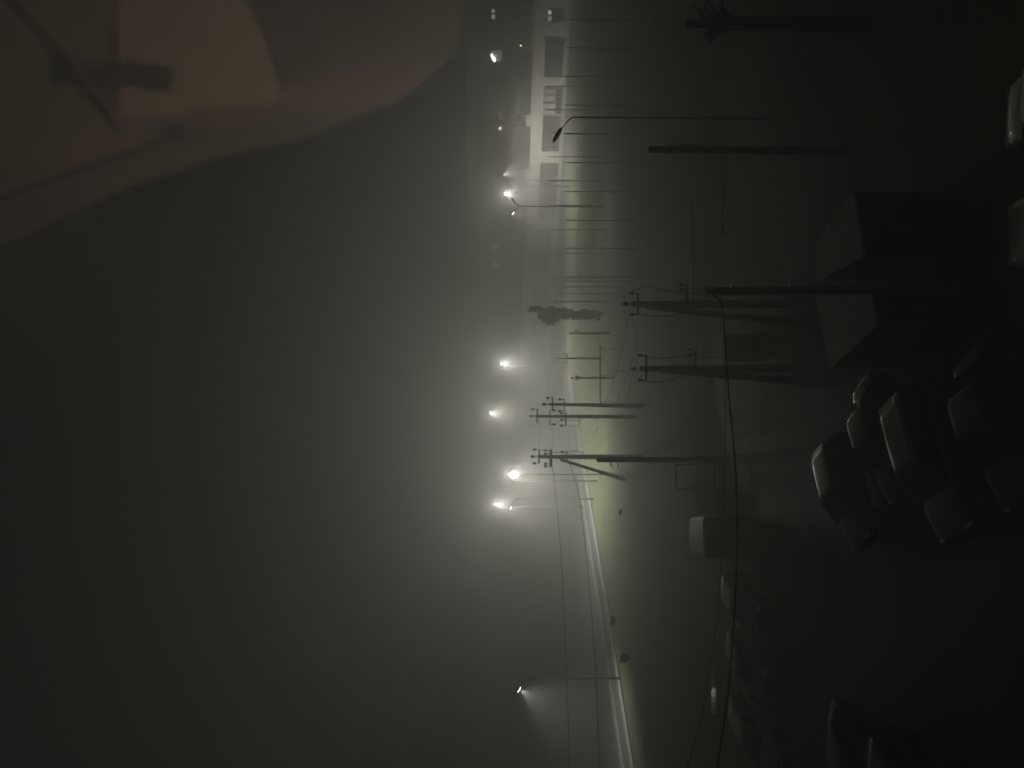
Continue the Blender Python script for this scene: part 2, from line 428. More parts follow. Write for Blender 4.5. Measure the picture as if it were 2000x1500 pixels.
# middle group
YA, YB, YC = 70, 75, 71
power_pole('shorter of the two twin power poles with crossarms in mid distance', 1072, 789.5, YA,
           [(1079, 776, 803, .14, [777], 1), (1102, 779, 804, .10, [780, 803], 1)], r=(.12, .2), s=1.45, base_y=793)
power_pole('tallest power pole with three crossarms, left of its shorter twin', 1046, 813, YB,
           [(1049, 798, 826, .14, [799], 1), (1074, 800, 830, .10, [801, 829], -1), (1105, 806, 832, .12, [807, 820, 831], 1)], r=(.13, .2), s=1.45, base_y=814,
           extra=[smooth_px([(1105, 831), (1125, 833), (1133, 825), (1130, 816)], YB-.3, YB-.3), smooth_px([(1106, 818), (1120, 822), (1140, 818)], YB-.3, YB-.3)])
power_pole('power pole propped by a slanting strut beside the road', 1050, 892, YC,
           [(1053, 877, 905, .14, [878, 905], 1), (1076, 878, 912, .26, [880, 886, 906, 911], 1), (1107, 882, 899, .12, [883, 898], 1)], r=(.16, .24), s=1.5, strut=(1096, 898, 1222, 937), base_y=893,
           extra=[smooth_px([(1107, 882), (1128, 881), (1140, 886), (1140, 893)], YC-.3, YC-.3), smooth_px([(1054, 879), (1070, 880), (1085, 884), (1107, 882)], YC-.4, YC-.4)])
# distant small poles
for (lab, px, py, Y, arms) in (
    ('small far power pole with a bent bracket, beside the bushy tree', 1120, 651, 92, [(1130, 645, 652, .1, [646], 1)]),
    ('faint far power pole with one crossarm against the road strip', 1098, 700, 98, [(1107, 690, 710, .14, [691, 709], 1)]),
    ('short far power pole with a hanging cable loop, behind the twin poles', 1124, 738, 88, [(1132, 734, 742, .12, [735, 741], 1)])):
    power_pole(lab, px, py, Y, arms, r=(.1, .16), s=1.3, m='wood', group='far power poles')
# wooden / concrete single poles
def single_pole(label, px, py, Y, r, m, base_y, bits=(), cat='utility pole', name='utility_pole', band=None):
    top = P(px, py, Y); bx = P(1300, base_y, Y).x; o = Vector((bx, Y, 0)); t = thing(name, label, cat, o)
    tl = top-o
    MB().tube([(0, 0, 0), tl*.4, tl*.98, tl], [r*1.3, r*1.15, r, r*.85], 12).build('pole', M[m], t, True)
    for q0, q1, w in bits:
        a, b = P(q0[0], q0[1], Y-r-.03)-o, P(q1[0], q1[1], Y-r-.03)-o
        MB().bar(a, b, w).build('bracket', M['dark'], t, bevel=.004)
    return t, o
single_pole('thick dark pole in front of the propped power pole', 1165, 898, 46, .15, 'wood', 898, [((1192, 903), (1194, 912), .08), ((1206, 904), (1208, 914), .06)])
single_pole('dark blunt pole standing alone right of the near power poles', 1267, 292, 30, .13, 'wood', 293, [((1312, 280), (1314, 300), .07), ((1322, 279), (1322, 297), .05), ((1328, 282), (1370, 284), .04)])
t, o = single_pole('grey metal mast between the two shed roofs with two bright glint bands', 1376, 569, 22, .115, 'steel', 562, [((1400, 562), (1402, 576), .05)], 'mast', 'metal_mast')
for x in (1433, 1547):  # bright bands added to stand for two glints on the mast
    q = P(x, 563.5, 22-.13)-o
    mb = MB(); mb.tube([(o*0)+Vector((0, 0, q.z-.04)), Vector((0, 0, q.z+.04))], .135, 12); mb.build('glint_band', mat('glint_metal', (.8, .8, .8), .2, 1.0, var=.1), t)
tp = P(1197, 726, 72); post(tp.x, 72, tp.z, 'thin lone post left of the near power poles', 'lone posts')
# pollarded tree at the right edge
tr = thing('pollarded_tree', 'blunt cut back tree trunk with curved limbs near frame edge', 'tree', (P(1400, 46, 28).x, 28, 0))
o = Vector(tr.location)
MB().tube([(0, 0, 0), (.02, 0, 3), (.0, 0, 5), P(1400, 47, 28)-o, P(1340, 45, 28)-o], [.3, .26, .24, .17, .14], 10).build('trunk', M['bark'], tr, True)
for pts in ([(1445, 50), (1415, 58), (1398, 68), (1387, 86)], [(1440, 48), (1405, 60), (1384, 62), (1376, 76)], [(1440, 44), (1405, 30), (1385, 5), (1376, -12)], [(1430, 40), (1412, 20), (1410, 0), (1400, -25)], [(1420, 44), (1392, 32), (1378, 14), (1385, -5)], [(1395, 45), (1380, 38), (1366, 20), (1352, 10)], [(1400, 50), (1386, 70), (1389, 84)]):
    k = smooth_px(pts, 27.9, 27.6, 5); MB().tube([p-o for p in k], [.13-.1*i/(len(k)-1) for i in range(len(k))], 7).build('limb', M['bark'], tr, True)

# cables
cable('upper thin wire running left from the propped pole over the road', smooth_px([(1079, 912), (1083, 945), (1094, 1060), (1101, 1180), (1107, 1320), (1113, 1520)], YC, 58), .022)
cable('lower thin wire running left from the propped pole over the road', smooth_px([(1110, 900), (1128, 955), (1141, 1050), (1154, 1180), (1164, 1330), (1171, 1520)], YC, 56), .024)
cable('thick dark cable sagging across the yard from the metal mast', smooth_px([(1376, 566), (1408, 592), (1416, 680), (1424, 780), (1435, 900), (1440, 1030), (1438, 1130), (1430, 1260), (1417, 1390), (1396, 1530)], 22, 20, 8), .027)
cable('thin cable sagging beside the thick one towards the parked cars', smooth_px([(1404, 592), (1414, 720), (1417, 880), (1411, 1050), (1401, 1200), (1384, 1330), (1362, 1430), (1336, 1520)], 36, 24, 8), .016)
cable('loose thin wire hanging in an arc by the cut back tree', smooth_px([(1275, 36), (1292, 62), (1312, 82), (1335, 88), (1380, 87), (1425, 86)], 29, 28), .011)
def wire(label, a, b, sag, r=.009): cable(label, arc(a, b, sag), r)
for i, (q1, q2) in enumerate((((1079, 777), (1122, 652)), ((1066, 788), (1098, 690)))):
    wire(('wire rising from far bracket pole to the shorter twin pole', 'wire rising from faint far pole to the shorter twin pole')[i], P(*q1, YA), P(*q2, (92, 98)[i]), .5)
for i, (q1, q2) in enumerate((((1050, 878), (1049, 800)), ((1077, 880), (1075, 829)), ((1108, 883), (1105, 832)))):
    wire(('topmost', 'middle', 'lowest')[i]+' wire between the propped pole and the tallest pole', P(*q1, YC), P(*q2, YB), .25)
for i, (q1, q2) in enumerate((((1110, 868), (1238, 694)), ((1140, 890), (1232, 742)), ((1112, 885), (1228, 614)))):
    wire(('wire from the propped pole down to the left near pole, right insulator', 'wire from the propped pole to the left near pole, left insulator', 'long wire from the propped pole to the right near pole')[i], P(q1[0], 892, YC-.3), P(*q2, (Y2, Y2, Y1)[i]-.2), .9)
wire('wire linking the tops of the two near power poles', P(1226, 573, Y1-.2)+Vector((0, 0, .3)), P(1240, 743, Y2-.2)+Vector((0, 0, .2)), .5)
# raised pipe
pa, pb = P(1172, 676, 86), P(1172, 790, 86)
t = thing('raised_pipe', 'raised pipe on supports crossing the lawn behind the twin poles', 'pipe', ((pa.x+pb.x)/2, 86, 0))
o = Vector(t.location)
MB().tube([pb-o, pa-o], .09, 8).build('pipe', M['steel'], t, True)
for u in (.05, .5, .95):
    q = pa.lerp(pb, u)-o; MB().tube([(q.x, 0, 0), (q.x, 0, q.z-.05)], .05, 6).build('support', M['steel'], t)

# ================================================================== TREES AND BUSHES
def leaves(mb, c, rx, ry, rz, n, s):
    for _ in range(n):
        while True:
            p = Vector((random.uniform(-1, 1), random.uniform(-1, 1), random.uniform(-1, 1)))
            if p.length < 1: break
        p *= (.55+.45*random.random())/max(.3, p.length)**.35
        q = Vector(c)+Vector((p.x*rx, p.y*ry, p.z*rz))
        a, b = Vector((random.gauss(0, 1), random.gauss(0, 1), random.gauss(0, 1))).normalized(), Vector((random.gauss(0, 1), random.gauss(0, 1), random.gauss(0, 1))).normalized()
        b = (b-a*a.dot(b)).normalized(); w = s*random.uniform(.6, 1.3)
        mb.add([q-a*w, q-b*w*.5, q+a*w, q+b*w*.5], [(0, 1, 2, 3)])
Yt = 97
tb = P(1180, 612, Yt); tree = thing('poplar_tree', 'slender bushy tree with two lobes in front of the long building', 'tree', (tb.x, Yt, 0))
o = Vector(tree.location)
MB().tube([(0, 0, 0), (.05, 0, 3), (0, 0, 6), P(1040, 606, Yt)-o], [.22, .18, .13, .03], 8).build('trunk', M['bark'], tree, True)
for q0, q1 in (((1150, 612), (1050, 628)), ((1130, 610), (1060, 634)), ((1120, 611), (1038, 600)), ((1095, 612), (1075, 634))):
    a, b = P(*q0, Yt)-o, P(*q1, Yt+random.uniform(-.5, .5))-o
    MB().tube([a, a.lerp(b, .5)+Vector((random.uniform(-.1, .1), 0, .1)), b], [.09, .06, .02], 6).build('limb', M['bark'], tree, True)
mb = MB()
for (x, y, rx, rz, n) in ((1037, 604, .42, .45, 260), (1047, 605, .6, .8, 620), (1060, 606, .62, .9, 700), (1076, 607, .6, 1.1, 640), (1096, 608, .55, 1.1, 460), (1061, 618, .5, .8, 380), (1068, 626, .62, .62, 480), (1079, 631, .45, .42, 240), (1084, 621, .55, .7, 360), (1098, 617, .6, .9, 380), (1116, 614, .75, 1.1, 420), (1140, 614, .8, 1.2, 420), (1162, 615, .8, .9, 380), (1066, 613, .6, .8, 420), (1105, 611, .7, 1.0, 420), (1128, 613, .7, 1.2, 420), (1150, 614, .7, 1.0, 380)):
    for q in range(5):
        c = P(x, y, Yt+random.uniform(-.4, .4))-o+Vector((random.uniform(-.5, .5)*rx, 0, random.uniform(-.6, .6)*rz))
        leaves(mb, c, rx*random.uniform(.4, .75), .45, rz*random.uniform(.4, .75), n//4, .14)
mb.build('crown', M['leaf'], tree)
def bush(label, x, y, w, h, n, loc=None):
    p = G(x, y); t = thing('bush', label, 'bush', (p.x, p.y, 0))
    for k in range(4): MB().tube([(0, 0, 0), (random.uniform(-.3, .3)*w, random.uniform(-.3, .3)*w, h*.7)], [.03, .012], 5).build('stem', M['bark'], t)
    mb = MB()
    for k in range(4): leaves(mb, (random.uniform(-.35, .35)*w, random.uniform(-.3, .3)*w, h*random.uniform(.35, .7)), w*.38, w*.35, h*.34, n//4, .09)
    mb.build('foliage', M['bush'], t)
bush('dark low bush on the lawn below the lone kerbside lamp', 1234, 1287, .9, 1.4, 900)
bush('small scrubby bush at the pavement edge, right of the lone lamp', 1206, 1216, 1.1, .9, 500)
bush('low weedy shrub on the lawn beside the propped power pole', 1215, 1002, .8, .5, 260)

# ================================================================== SHEDS, CABINET, FENCE
def shed(name, label, roofpx, zr, wm, rm, cat='shed'):
    q = [G(x, y, zr) for x, y in roofpx]; c = sum(q, Vector())/len(q); c.z = 0
    t = thing(name, label, cat, c)
    l = [(p.x-c.x, p.y-c.y) for p in q]
    MB().prism([(x*.96, y*.96) for x, y in l], 0, zr-.1).build('wall', wm, t)
    MB().prism(l, zr-.095, zr).build('roof', rm, t, bevel=.01)
    a, b = Vector(l[2]), Vector(l[3])
    return t, l
t, l = shed('metal_garage', 'low metal garage with pale flat roof, right of the metal mast', [(1666, 371), (1587, 482), (1592, 551), (1688, 500)], 2.3, M['metwall'], M['metroof'], 'garage')
t2, l2 = shed('metal_garage', 'low metal garage with bluish walls, left of the metal mast', [(1592, 577), (1621, 721), (1713, 634), (1702, 574)], 2.3, M['bluewall'], M['metroof'], 'garage')
t2['group'] = t['group'] = 'metal garages'
for tt, ll, ia, ib in ((t, l, 2, 3), (t2, l2, 2, 3)):
    a, b = Vector((*ll[ia], 0))*.96, Vector((*ll[ib], 0))*.96
    n_ = Vector(((b-a).y, -(b-a).x, 0)).normalized()
    if n_.dot((a+b)/2) < 0: n_ = -n_
    d0, d1 = a.lerp(b, .12)+n_*.03, a.lerp(b, .88)+n_*.03
    dr = MB().bar((d0.x, d0.y, 1.0), (d1.x, d1.y, 1.0), .05, 1.9).build('door', M['metwall'], tt)
    m_ = a.lerp(b, .52)+n_*.08; MB().box((m_.x, m_.y, 1.0), (.05, .05, .2)).build('handle', M['steel'], dr)
# pale cabinet
a, b = G(1478, 652), G(1478, 705); Yc = a.y; hgt = P(1420, 680, Yc).z
t = thing('utility_cabinet', 'pale square utility cabinet behind the left near power pole', 'cabinet', ((a.x+b.x)/2, Yc+.5, 0))
w_ = abs(a.x-b.x)
MB().box((0, 0, hgt/2), (w_, 1.0, hgt)).build('body', M['cabinet'], t, bevel=.02)
MB().box((0, 0, hgt+.04), (w_+.14, 1.12, .08)).build('roof', M['metroof'], t)
for sx in (-1, 1):
    d = MB().box((sx*w_*.245, -.515, hgt*.5), (w_*.46, .025, hgt*.88)).build('door', M['cabinet'], t, bevel=.005)
    MB().box((sx*w_*.06, -.54, hgt*.5), (.03, .03, .16)).build('handle', M['dark'], d)
# slatted pale fence by the van
a, b = G(1422, 903), G(1422, 948); Yf = a.y
t = thing('slat_fence', 'short pale slatted fence panel beside the pale roofed van', 'fence', ((a.x+b.x)/2, Yf, 0))
w_ = abs(a.x-b.x); hf = P(1357, 925, Yf).z
for sx in (-1, 0, 1): MB().box((sx*w_/2, 0, hf/2), (.07, .07, hf)).build('post', M['walk2'], t)
for i in range(9):
    z = .15+i*(hf-.25)/8
    MB().box((0, -.06, z), (w_+.06, .03, .07 if i % 3 else .13)).build('rail', M['walk'], t)
a, b = G(1402, 952), G(1402, 1003); hw = P(1360, 975, a.y).z
t = MB().box((0, 0, hw/2), (abs(a.x-b.x), .2, hw)); t.box((0, 0, hw+.03), (abs(a.x-b.x)+.08, .28, .06))
t = t.build('concrete_wall', M['concrete'], None, bevel=.01); t.location = ((a.x+b.x)/2, a.y, 0)
tag(t, 'low rough concrete wall between slatted fence and van', 'wall')
# small pale hut frame (bright L shape)
a = P(1320, 908, 52); b = P(1320, 954, 52)
t = thing('carpet_frame', 'pale painted carpet beating frame behind the slatted fence', 'frame', ((a.x+b.x)/2, 52, 0)); o = Vector(t.location)
MB().tube([(a.x-o.x, 0, a.z), (b.x-o.x, 0, a.z)], .07, 8).build('top_bar', M['walk'], t)
for q in (a, b): MB().tube([(q.x-o.x, 0, 0), (q.x-o.x, 0, a.z)], .06, 8).build('leg', M['walk2'], t)
# puddles
def puddle(name_label, x, y0, y1, w):
    a, b = G(x, y0), G(x, y1); c = (a+b)/2; n = 18
    pts = []
    for k in range(n):
        an = 2*math.pi*k/n; r = 1+.25*math.sin(3*an+1)+.15*random.random()
        pts.append((c.x+abs(a.x-b.x)/2*math.cos(an)*r, c.y+w*math.sin(an)*r))
    tag(sheet('puddle_water', pts, M['water'], .011), name_label, 'puddle')
puddle('long puddle by the parked cars catching the fog glow', 1394, 1310, 1400, .5)
puddle('small puddle near the slatted fence', 1440, 930, 960, .25)

# ================================================================== CARS
def sec(x, w, zb, zm, zt, tw=.86):
    h = [(0, zb), (w*.8, zb), (w*.97, zb+.10), (w, zm-.12), (w*.995, zm), (w*.95, zt-.05), (w*tw, zt), (w*.45, zt+.02), (0, zt+.03)]
    r = [Vector((x, y, z)) for y, z in h]; l_ = [Vector((x, -y, z)) for y, z in h[1:-1]][::-1]
    return r+l_
KIND = {  # L, W, H, belt, hood height, stations of the cabin: rear foot, rear top, front top, front foot (fractions of L from rear)
    'suv': (4.6, 1.86, 1.72, 1.05, 1.02, .03, .08, .56, .73),
    'sedan': (4.5, 1.76, 1.46, .92, .88, .13, .29, .56, .74),
    'hatch': (4.1, 1.74, 1.52, .95, .90, .03, .11, .56, .74),
}
def car(label, kind, pm, x, y, head, name='parked_car'):
    L, W, H, zb, zh, r0, r1, f1, f0 = KIND[kind]; w = W/2
    t = thing(name, label, 'car', (x, y, .008), head, 'cars parked in the yard')
    X = lambda u: (u-.5)*L
    trunk = zb if kind != 'sedan' else zb-.02
    mb = MB(); st = [(0, w*.84, .38, .62, trunk-.18), (.015, w*.92, .28, .66, trunk-.06), (.06, w*.975, .22, .7, trunk), (.2, w, .2, .72, trunk), (.4, w, .2, .72, zb), (.6, w, .2, .72, zb), (f0, w*.99, .2, .72, zb-.01), (.86, w*.975, .2, .7, zh-.05), (.95, w*.92, .22, .62, zh-.15), (.985, w*.84, .28, .56, zh-.25), (1, w*.7, .36, .5, zh-.36)]
    mb.loft([sec(X(u), a, b, c, d) for u, a, b, c, d in st]); body = mb.build('body', pm, t, True, sub=1)
    # wheel arches and wheels
    for u in (.175, .815):
        for s in (-1, 1):
            wy = s*(w-.10); rr = .33 if kind != 'suv' else .37
            ty = MB(); n = 20
            prof = [(.09, rr*.62), (.115, rr*.9), (.09, rr), (-.09, rr), (-.1, rr*.6)]
            ty.loft([[Vector((X(u)+rad*math.cos(2*math.pi*k/n), wy+s*a+s*.012, rr+rad*math.sin(2*math.pi*k/n))) for k in range(n)] for a, rad in prof])
            wh = ty.build('wheel', M['rubber'], t, True)
            rm = MB()
            for k in range(5):
                a = 2*math.pi*k/5+.3; rm.bar((X(u), wy+s*.115, rr), (X(u)+rr*.58*math.cos(a), wy+s*.115, rr+rr*.58*math.sin(a)), .07, .03)
            rm.tube([(X(u), wy+s*.09, rr), (X(u), wy+s*.135, rr)], .07, 10)
            rm.build('rim', M['rim'], wh)
            ar = MB(); pts = [Vector((X(u)+(rr+.05)*math.cos(a), s*(w-.008), rr+(rr+.05)*math.sin(a))) for a in [math.pi*k/12 for k in range(13)]]
            ar.tube(pts, .035, 6); ar.build('wheel_arch', M['carblk'], t, True)
    # cabin glass
    bw, tw_, zt = w*.93, w*.74, H-.07
    b0, b1, t0, t1 = X(r0), X(f0), X(r1), X(f1)
    zc = zb-.02
    def pane(nm, q): 
        q = [Vector(p) for p in q]; n = (q[1]-q[0]).cross(q[2]-q[0]).normalized()*.02
        return MB().add(q+[p-n for p in q], [(0, 1, 2, 3), (7, 6, 5, 4), (0, 4, 5, 1), (1, 5, 6, 2), (2, 6, 7, 3), (3, 7, 4, 0)]).build(nm, M['carglass'], t)
    pane('windscreen', [(b1, -bw, zc), (b1, bw, zc), (t1, tw_, zt), (t1, -tw_, zt)])
    pane('rear_window', [(b0, bw, zc), (b0, -bw, zc), (t0, -tw_, zt), (t0, tw_, zt)])
    for s in (-1, 1):
        q = [(b0, s*bw, zc), (b1, s*bw, zc), (t1, s*tw_, zt), (t0, s*tw_, zt)]
        pane('side_window', q if s < 0 else q[::-1])
        pl = MB()
        pl.bar((b1, s*bw*.985, zc), (t1, s*tw_*.985, zt), .07, .06); pl.bar((b0, s*bw*.985, zc), (t0, s*tw_*.985, zt), .12, .07)
        xm = X(.42); pl.bar((xm, s*(bw+.004), zc), (xm-.05, s*(tw_+.004), zt), .05, .09)
        pl.bar((b0+.12, s*(bw+.006), zc+.01), (b1-.1, s*(bw+.006), zc+.01), .03, .04)
        pl.build('pillar', pm, t, bevel=.01)
        mi = MB(); xx = b1-.32
        mi.loft([[Vector((xx+a*math.cos(k)*.5, s*(w*.96+d), zb+.08+a*math.sin(k))) for k in [2*math.pi*j/8 for j in range(8)]] for d, a in ((0, .03), (.06, .08), (.19, .085), (.22, .05))])
        mi.build('wing_mirror', pm, t, True)
        hl = MB(); hl.loft([[Vector((X(.955)+dx+a*math.cos(k)*.6, s*(w*.69)+a*math.sin(k)*1.3*.9, zh-.27+a*math.cos(k)*.55+dz)) for k in [2*math.pi*j/10 for j in range(10)]] for dx, a, dz in ((-.03, .16, .03), (.04, .15, .0), (.075, .1, -.01))])
        hl.build('headlight', M['lampglass'], t, True)
        MB().box((X(.012), s*w*.75, zb-.24), (.07, .26, .17)).build('taillight', M['tail'], t, bevel=.02)
    # roof: domed sheet
    mb = MB(); rings = []
    for i in range(7):
        u = i/6; xx = t0-.05+(t1-t0+.1)*u; zz = zt+.045*math.sin(math.pi*min(1, max(0, .08+.84*u)))
        rings.append([Vector((xx, tw_*1.03*math.sin(a), zz-.05+.06*math.cos(a)**.5 if abs(a) < 1.5 else zz-.06)) for a in [(-1.45+2.9*k/8) for k in range(9)]]+[Vector((xx, tw_*.9, zz-.09)), Vector((xx, -tw_*.9, zz-.09))])
    mb.loft(rings); mb.build('roof', pm, t, True)
    if kind == 'suv':
        for s in (-1, 1):
            MB().tube([(t0+.1, s*tw_*.86, zt+.06), (t0+.3, s*tw_*.86, zt+.1), (t1-.4, s*tw_*.86, zt+.1), (t1-.15, s*tw_*.86, zt+.05)], .022, 6).build('roof_rail', M['dark'], t, True)
    MB().box((X(.995), 0, .36), (.07, W*.66, .12)).build('bumper', M['carblk'], t, bevel=.03)
    MB().box((X(.008), 0, .40), (.09, W*.8, .16)).build('bumper', M['carblk'], t, bevel=.03)
    MB().box((X(1.0), 0, zh-.34), (.05, W*.42, .10)).build('grille', M['carblk'], t, bevel=.02)
    MB().tube([(X(.985), 0, .47), (X(1.0), 0, .47)], .02, 6)
    for s in (-1, 1):
        for u in (.36, .55):
            MB().box((X(u), s*(w+.004), zb-.16), (.17, .025, .03)).build('door_handle', pm, t, bevel=.008)
    return t
pa = math.atan2(-.488, -.873)
silver, graphite, black, white, grey = paint('silver_paint', (.08, .08, .077), .24), paint('graphite_paint', (.022, .022, .023), .2), paint('black_paint', (.007, .007, .008), .14), paint('white_paint', (.3, .3, .31), .3), paint('grey_paint', (.03, .03, .03), .24)
car('silver grey sport utility car with roof rails, largest in the near row', 'suv', silver, -2.25, 22.1, pa, 'suv_car')
car('black low sedan between the silver sport utility car and a pale hatchback', 'sedan', black, -1.75, 25.4, pa+.05)
car('pale grey hatchback at the far end of the near row', 'hatch', grey, -3.9, 27.9, pa+.02)
car('glossy black sedan nearest the frame edge beside the silver car', 'sedan', black, -1.0, 19.5, pa-.03)
car('white car parked below the unlit lamp, outer of the white pair', 'hatch', white, 6.6, 17.1, math.pi/2-.04)
car('white car nearer the metal mast, inner of the white pair', 'hatch', white, 3.7, 17.0, math.pi/2+.0)
car('pale grey estate like car under the thick cable, largest of the left row', 'suv', paint('pale_grey_paint', (.2, .2, .195), .3), -16.9, 37.0, -math.pi/2-.22)
car('dark hatchback second in the left row, between two others', 'hatch', paint('mid_grey_paint', (.1, .1, .1), .25), -13.9, 38.5, -math.pi/2-.25)
car('dark hatchback third in the left row, nearest the van', 'hatch', graphite, -11.2, 39.4, -math.pi/2-.2)
car('black sedan low at the left frame corner with a glinting edge', 'sedan', black, -13.3, 27.0, -math.pi/2-.3)
car('black hatchback half out of frame at the lower left corner, behind a black sedan', 'hatch', black, -12.4, 23.2, -math.pi/2-.25)
# van
a, b = G(1466, 1006), G(1470, 1090); Yv = (a.y+b.y)/2; Wv = abs(a.x-b.x); Hv = G(1375, 1047, 0).y
Hv = P(1376, 1047, Yv).z; far = G(1338, 1047, Hv).y
Lv = far-Yv
vp = paint('van_paint', (.022, .024, .026), .45)
t = thing('parked_van', 'dark boxy van with roof coloured pale as sky sheen, seen from behind', 'van', ((a.x+b.x)/2-.42, Yv+Lv/2, .008), math.radians(10.5), 'cars parked in the yard')
def vring(y, w, z0, z1, r=.12): return [Vector((x, y, z)) for x, z in ((-w+.05, z0), (w-.05, z0), (w, z0+.1), (w, z1-r*1.6), (w-r*.35, z1-r*.4), (w-r, z1), (-w+r, z1), (-w+r*.35, z1-r*.4), (-w, z1-r*1.6), (-w, z0+.1))]
MB().loft([vring(-Lv/2, Wv/2-.03, .4, Hv-.1), vring(-Lv/2+.06, Wv/2, .3, Hv-.05), vring(Lv/2-1.1, Wv/2, .3, Hv-.05), vring(Lv/2-.5, Wv/2-.02, .3, Hv*.62), vring(Lv/2-.05, Wv/2-.1, .35, Hv*.45)]).build('body', vp, t)
mb = MB(); mb.loft([[Vector((x, y, z)) for x, z in ((-Wv/2+.1, Hv-.05), (Wv/2-.1, Hv-.05), (Wv/2-.2, Hv+.02), (0, Hv+.05), (-Wv/2+.2, Hv+.02))] for y in (-Lv/2+.05, 0, Lv/2-1.2)])
mb.build('roof', mat('van_roof_sky_tint', (.32, .32, .31), .4, var=.2, scale=2), t)  # roof colour lightened to carry the sky's reflection
for s in (-1, 1):
    dr = MB().box((s*Wv*.235, -Lv/2-.02, Hv*.52), (Wv*.45, .05, Hv*.7)).build('rear_door', vp, t, bevel=.015)
    MB().box((s*Wv*.235, -Lv/2-.05, Hv*.68), (Wv*.33, .02, Hv*.24)).build('window', M['carglass'], dr, bevel=.01)
    MB().box((s*.07, -Lv/2-.06, Hv*.46), (.03, .03, .14)).build('handle', M['steel'], dr)
    MB().box((s*(Wv/2-.07), -Lv/2-.03, Hv*.42), (.1, .06, .4)).build('taillight', M['tail'], t, bevel=.01)
    for u in (-.3, .33):
        ty = MB(); n = 18
        ty.loft([[Vector((s*(Wv/2-.1)+s*q, u*Lv+rad*math.cos(2*math.pi*k/n), .34+rad*math.sin(2*math.pi*k/n))) for k in range(n)] for q, rad in ((.1, .2), (.115, .3), (.09, .34), (-.09, .34), (-.1, .2))])
        ty.build('wheel', M['rubber'], t, True)
MB().box((0, -Lv/2-.06, .42), (Wv*.95, .14, .16)).build('bumper', M['steel'], t, bevel=.03)

# ================================================================== ROOM BEHIND THE CAMERA AND ITS WINDOW
GP = .45                                        # glazing plane
tag(MB().box((0, -3.35, HC-1.62), (5.2, 7.6, .12)).build('floor', M['floorm']), kind='structure')
tag(MB().box((0, -3.4, HC+1.56), (5.2, 7.5, .12)).build('ceiling', M['plaster']), kind='structure')
tag(MB().box((0, -7.2, HC-.03), (5.2, .12, 3.06)).build('wall_back', M['plaster']), kind='structure')
for s, nm in ((-1, 'wall_left'), (1, 'wall_right')): tag(MB().box((s*2.66, -3.35, HC-.03), (.12, 7.6, 3.06)).build(nm, M['plaster']), kind='structure')
fw = MB(); fw.box((0, .5, (HC-.95)/2), (9, .3, HC-.95)); fw.box((0, .5, HC+2.0), (9, .3, 1.0))
for s in (-1, 1): fw.box((s*3.5, .5, HC+.27), (2.0, .3, 2.42))
tag(fw.build('wall_outer', M['facade']), kind='structure')
# glazing: frameless upper panel
gm = bpy.data.materials.new('clear_glass'); gm.use_nodes = True; nt = gm.node_tree; nt.nodes.remove(nt.nodes['Principled BSDF'])
tr_, gl_, mx = nt.nodes.new('ShaderNodeBsdfTransparent'), nt.nodes.new('ShaderNodeBsdfGlossy'), nt.nodes.new('ShaderNodeMixShader')
gl_.inputs['Roughness'].default_value = .026; mx.inputs['Fac'].default_value = .03
nt.links.new(tr_.outputs[0], mx.inputs[1]); nt.links.new(gl_.outputs[0], mx.inputs[2]); nt.links.new(mx.outputs[0], nt.nodes['Material Output'].inputs['Surface'])
zl = P(925, 750, GP).z
pn = MB().box((0, GP, (zl+HC+1.48)/2), (4.9, .008, HC+1.48-zl)).build('window_pane', gm)
cm = bpy.data.materials.new('clear_glass_back'); cm.use_nodes = True; cm.node_tree.nodes.remove(cm.node_tree.nodes['Principled BSDF'])
cm.node_tree.links.new(cm.node_tree.nodes.new('ShaderNodeBsdfTransparent').outputs[0], cm.node_tree.nodes['Material Output'].inputs['Surface'])
pn.data.materials.append(cm)
for f in pn.data.polygons: f.material_index = 0 if f.normal.y < -.5 else 1
tag(pn, 'clear upper window pane with warm reflections of the room', 'window pane')
def R(u, v, D):                                  # upright photo pixel -> point in the room that the pane mirrors there
    y = 2*GP-D; return Vector(((u-750)/F*D, y, HC+(HOR-v)/F*D))
def slab(mb, pts, th=.03):
    a = [Vector(p) for p in pts]; b = [p+Vector((0, -th, 0)) for p in a]; n = len(a)
    mb.add(a+b, [tuple(range(n)), tuple(range(2*n-1, n-1, -1))]+[(i, n+i, n+(i+1)%n, (i+1)%n) for i in range(n)])
# curtain drawn aside: left edge follows the slanting fall of the cloth
def cloth(name, edge, D, u0, m, label, amp, ph):
    mb = MB(); cols = []
    for k in range(64):
        u = u0+(1760-u0)*k/63
        ve = edge[-1][1]
        for (ua, va), (ub, vb) in zip(edge, edge[1:]):
            if ua <= u <= ub: ve = va+(vb-va)*(u-ua)/(ub-ua)
        col = []
        for r in range(15):
            p = R(u, -140+(ve+140)*r/14, D); p.y += amp*(math.sin(u*.031+ph)+.5*math.tanh(5*math.sin(u*.047+ph*2))); col.append(p)
        cols.append(col)
    mb.add([p for col in cols for p in col], [(k*15+r, k*15+r+1, k*15+r+16, k*15+r+15) for k in range(63) for r in range(14)])
    cu = mb.build(name, m, None, True)
    so = cu.modifiers.new('thick', 'SOLIDIFY'); so.thickness = .004
    return tag(cu, label, 'curtain')
cloth('curtain', [(1060, -60), (1080, 0), (1210, 350), (1236, 560), (1292, 770), (1385, 890), (1510, 935), (1800, 940)], 2.0, 1060, M['curtain'], 'brown curtain drawn aside behind the window, mirrored in the pane', .004, .4)
def panel(name, pts, D, m, label, cat, th=.004):
    mb = MB(); slab(mb, [R(u, v, D) for u, v in pts], th); return tag(mb.build(name, m), label, cat)
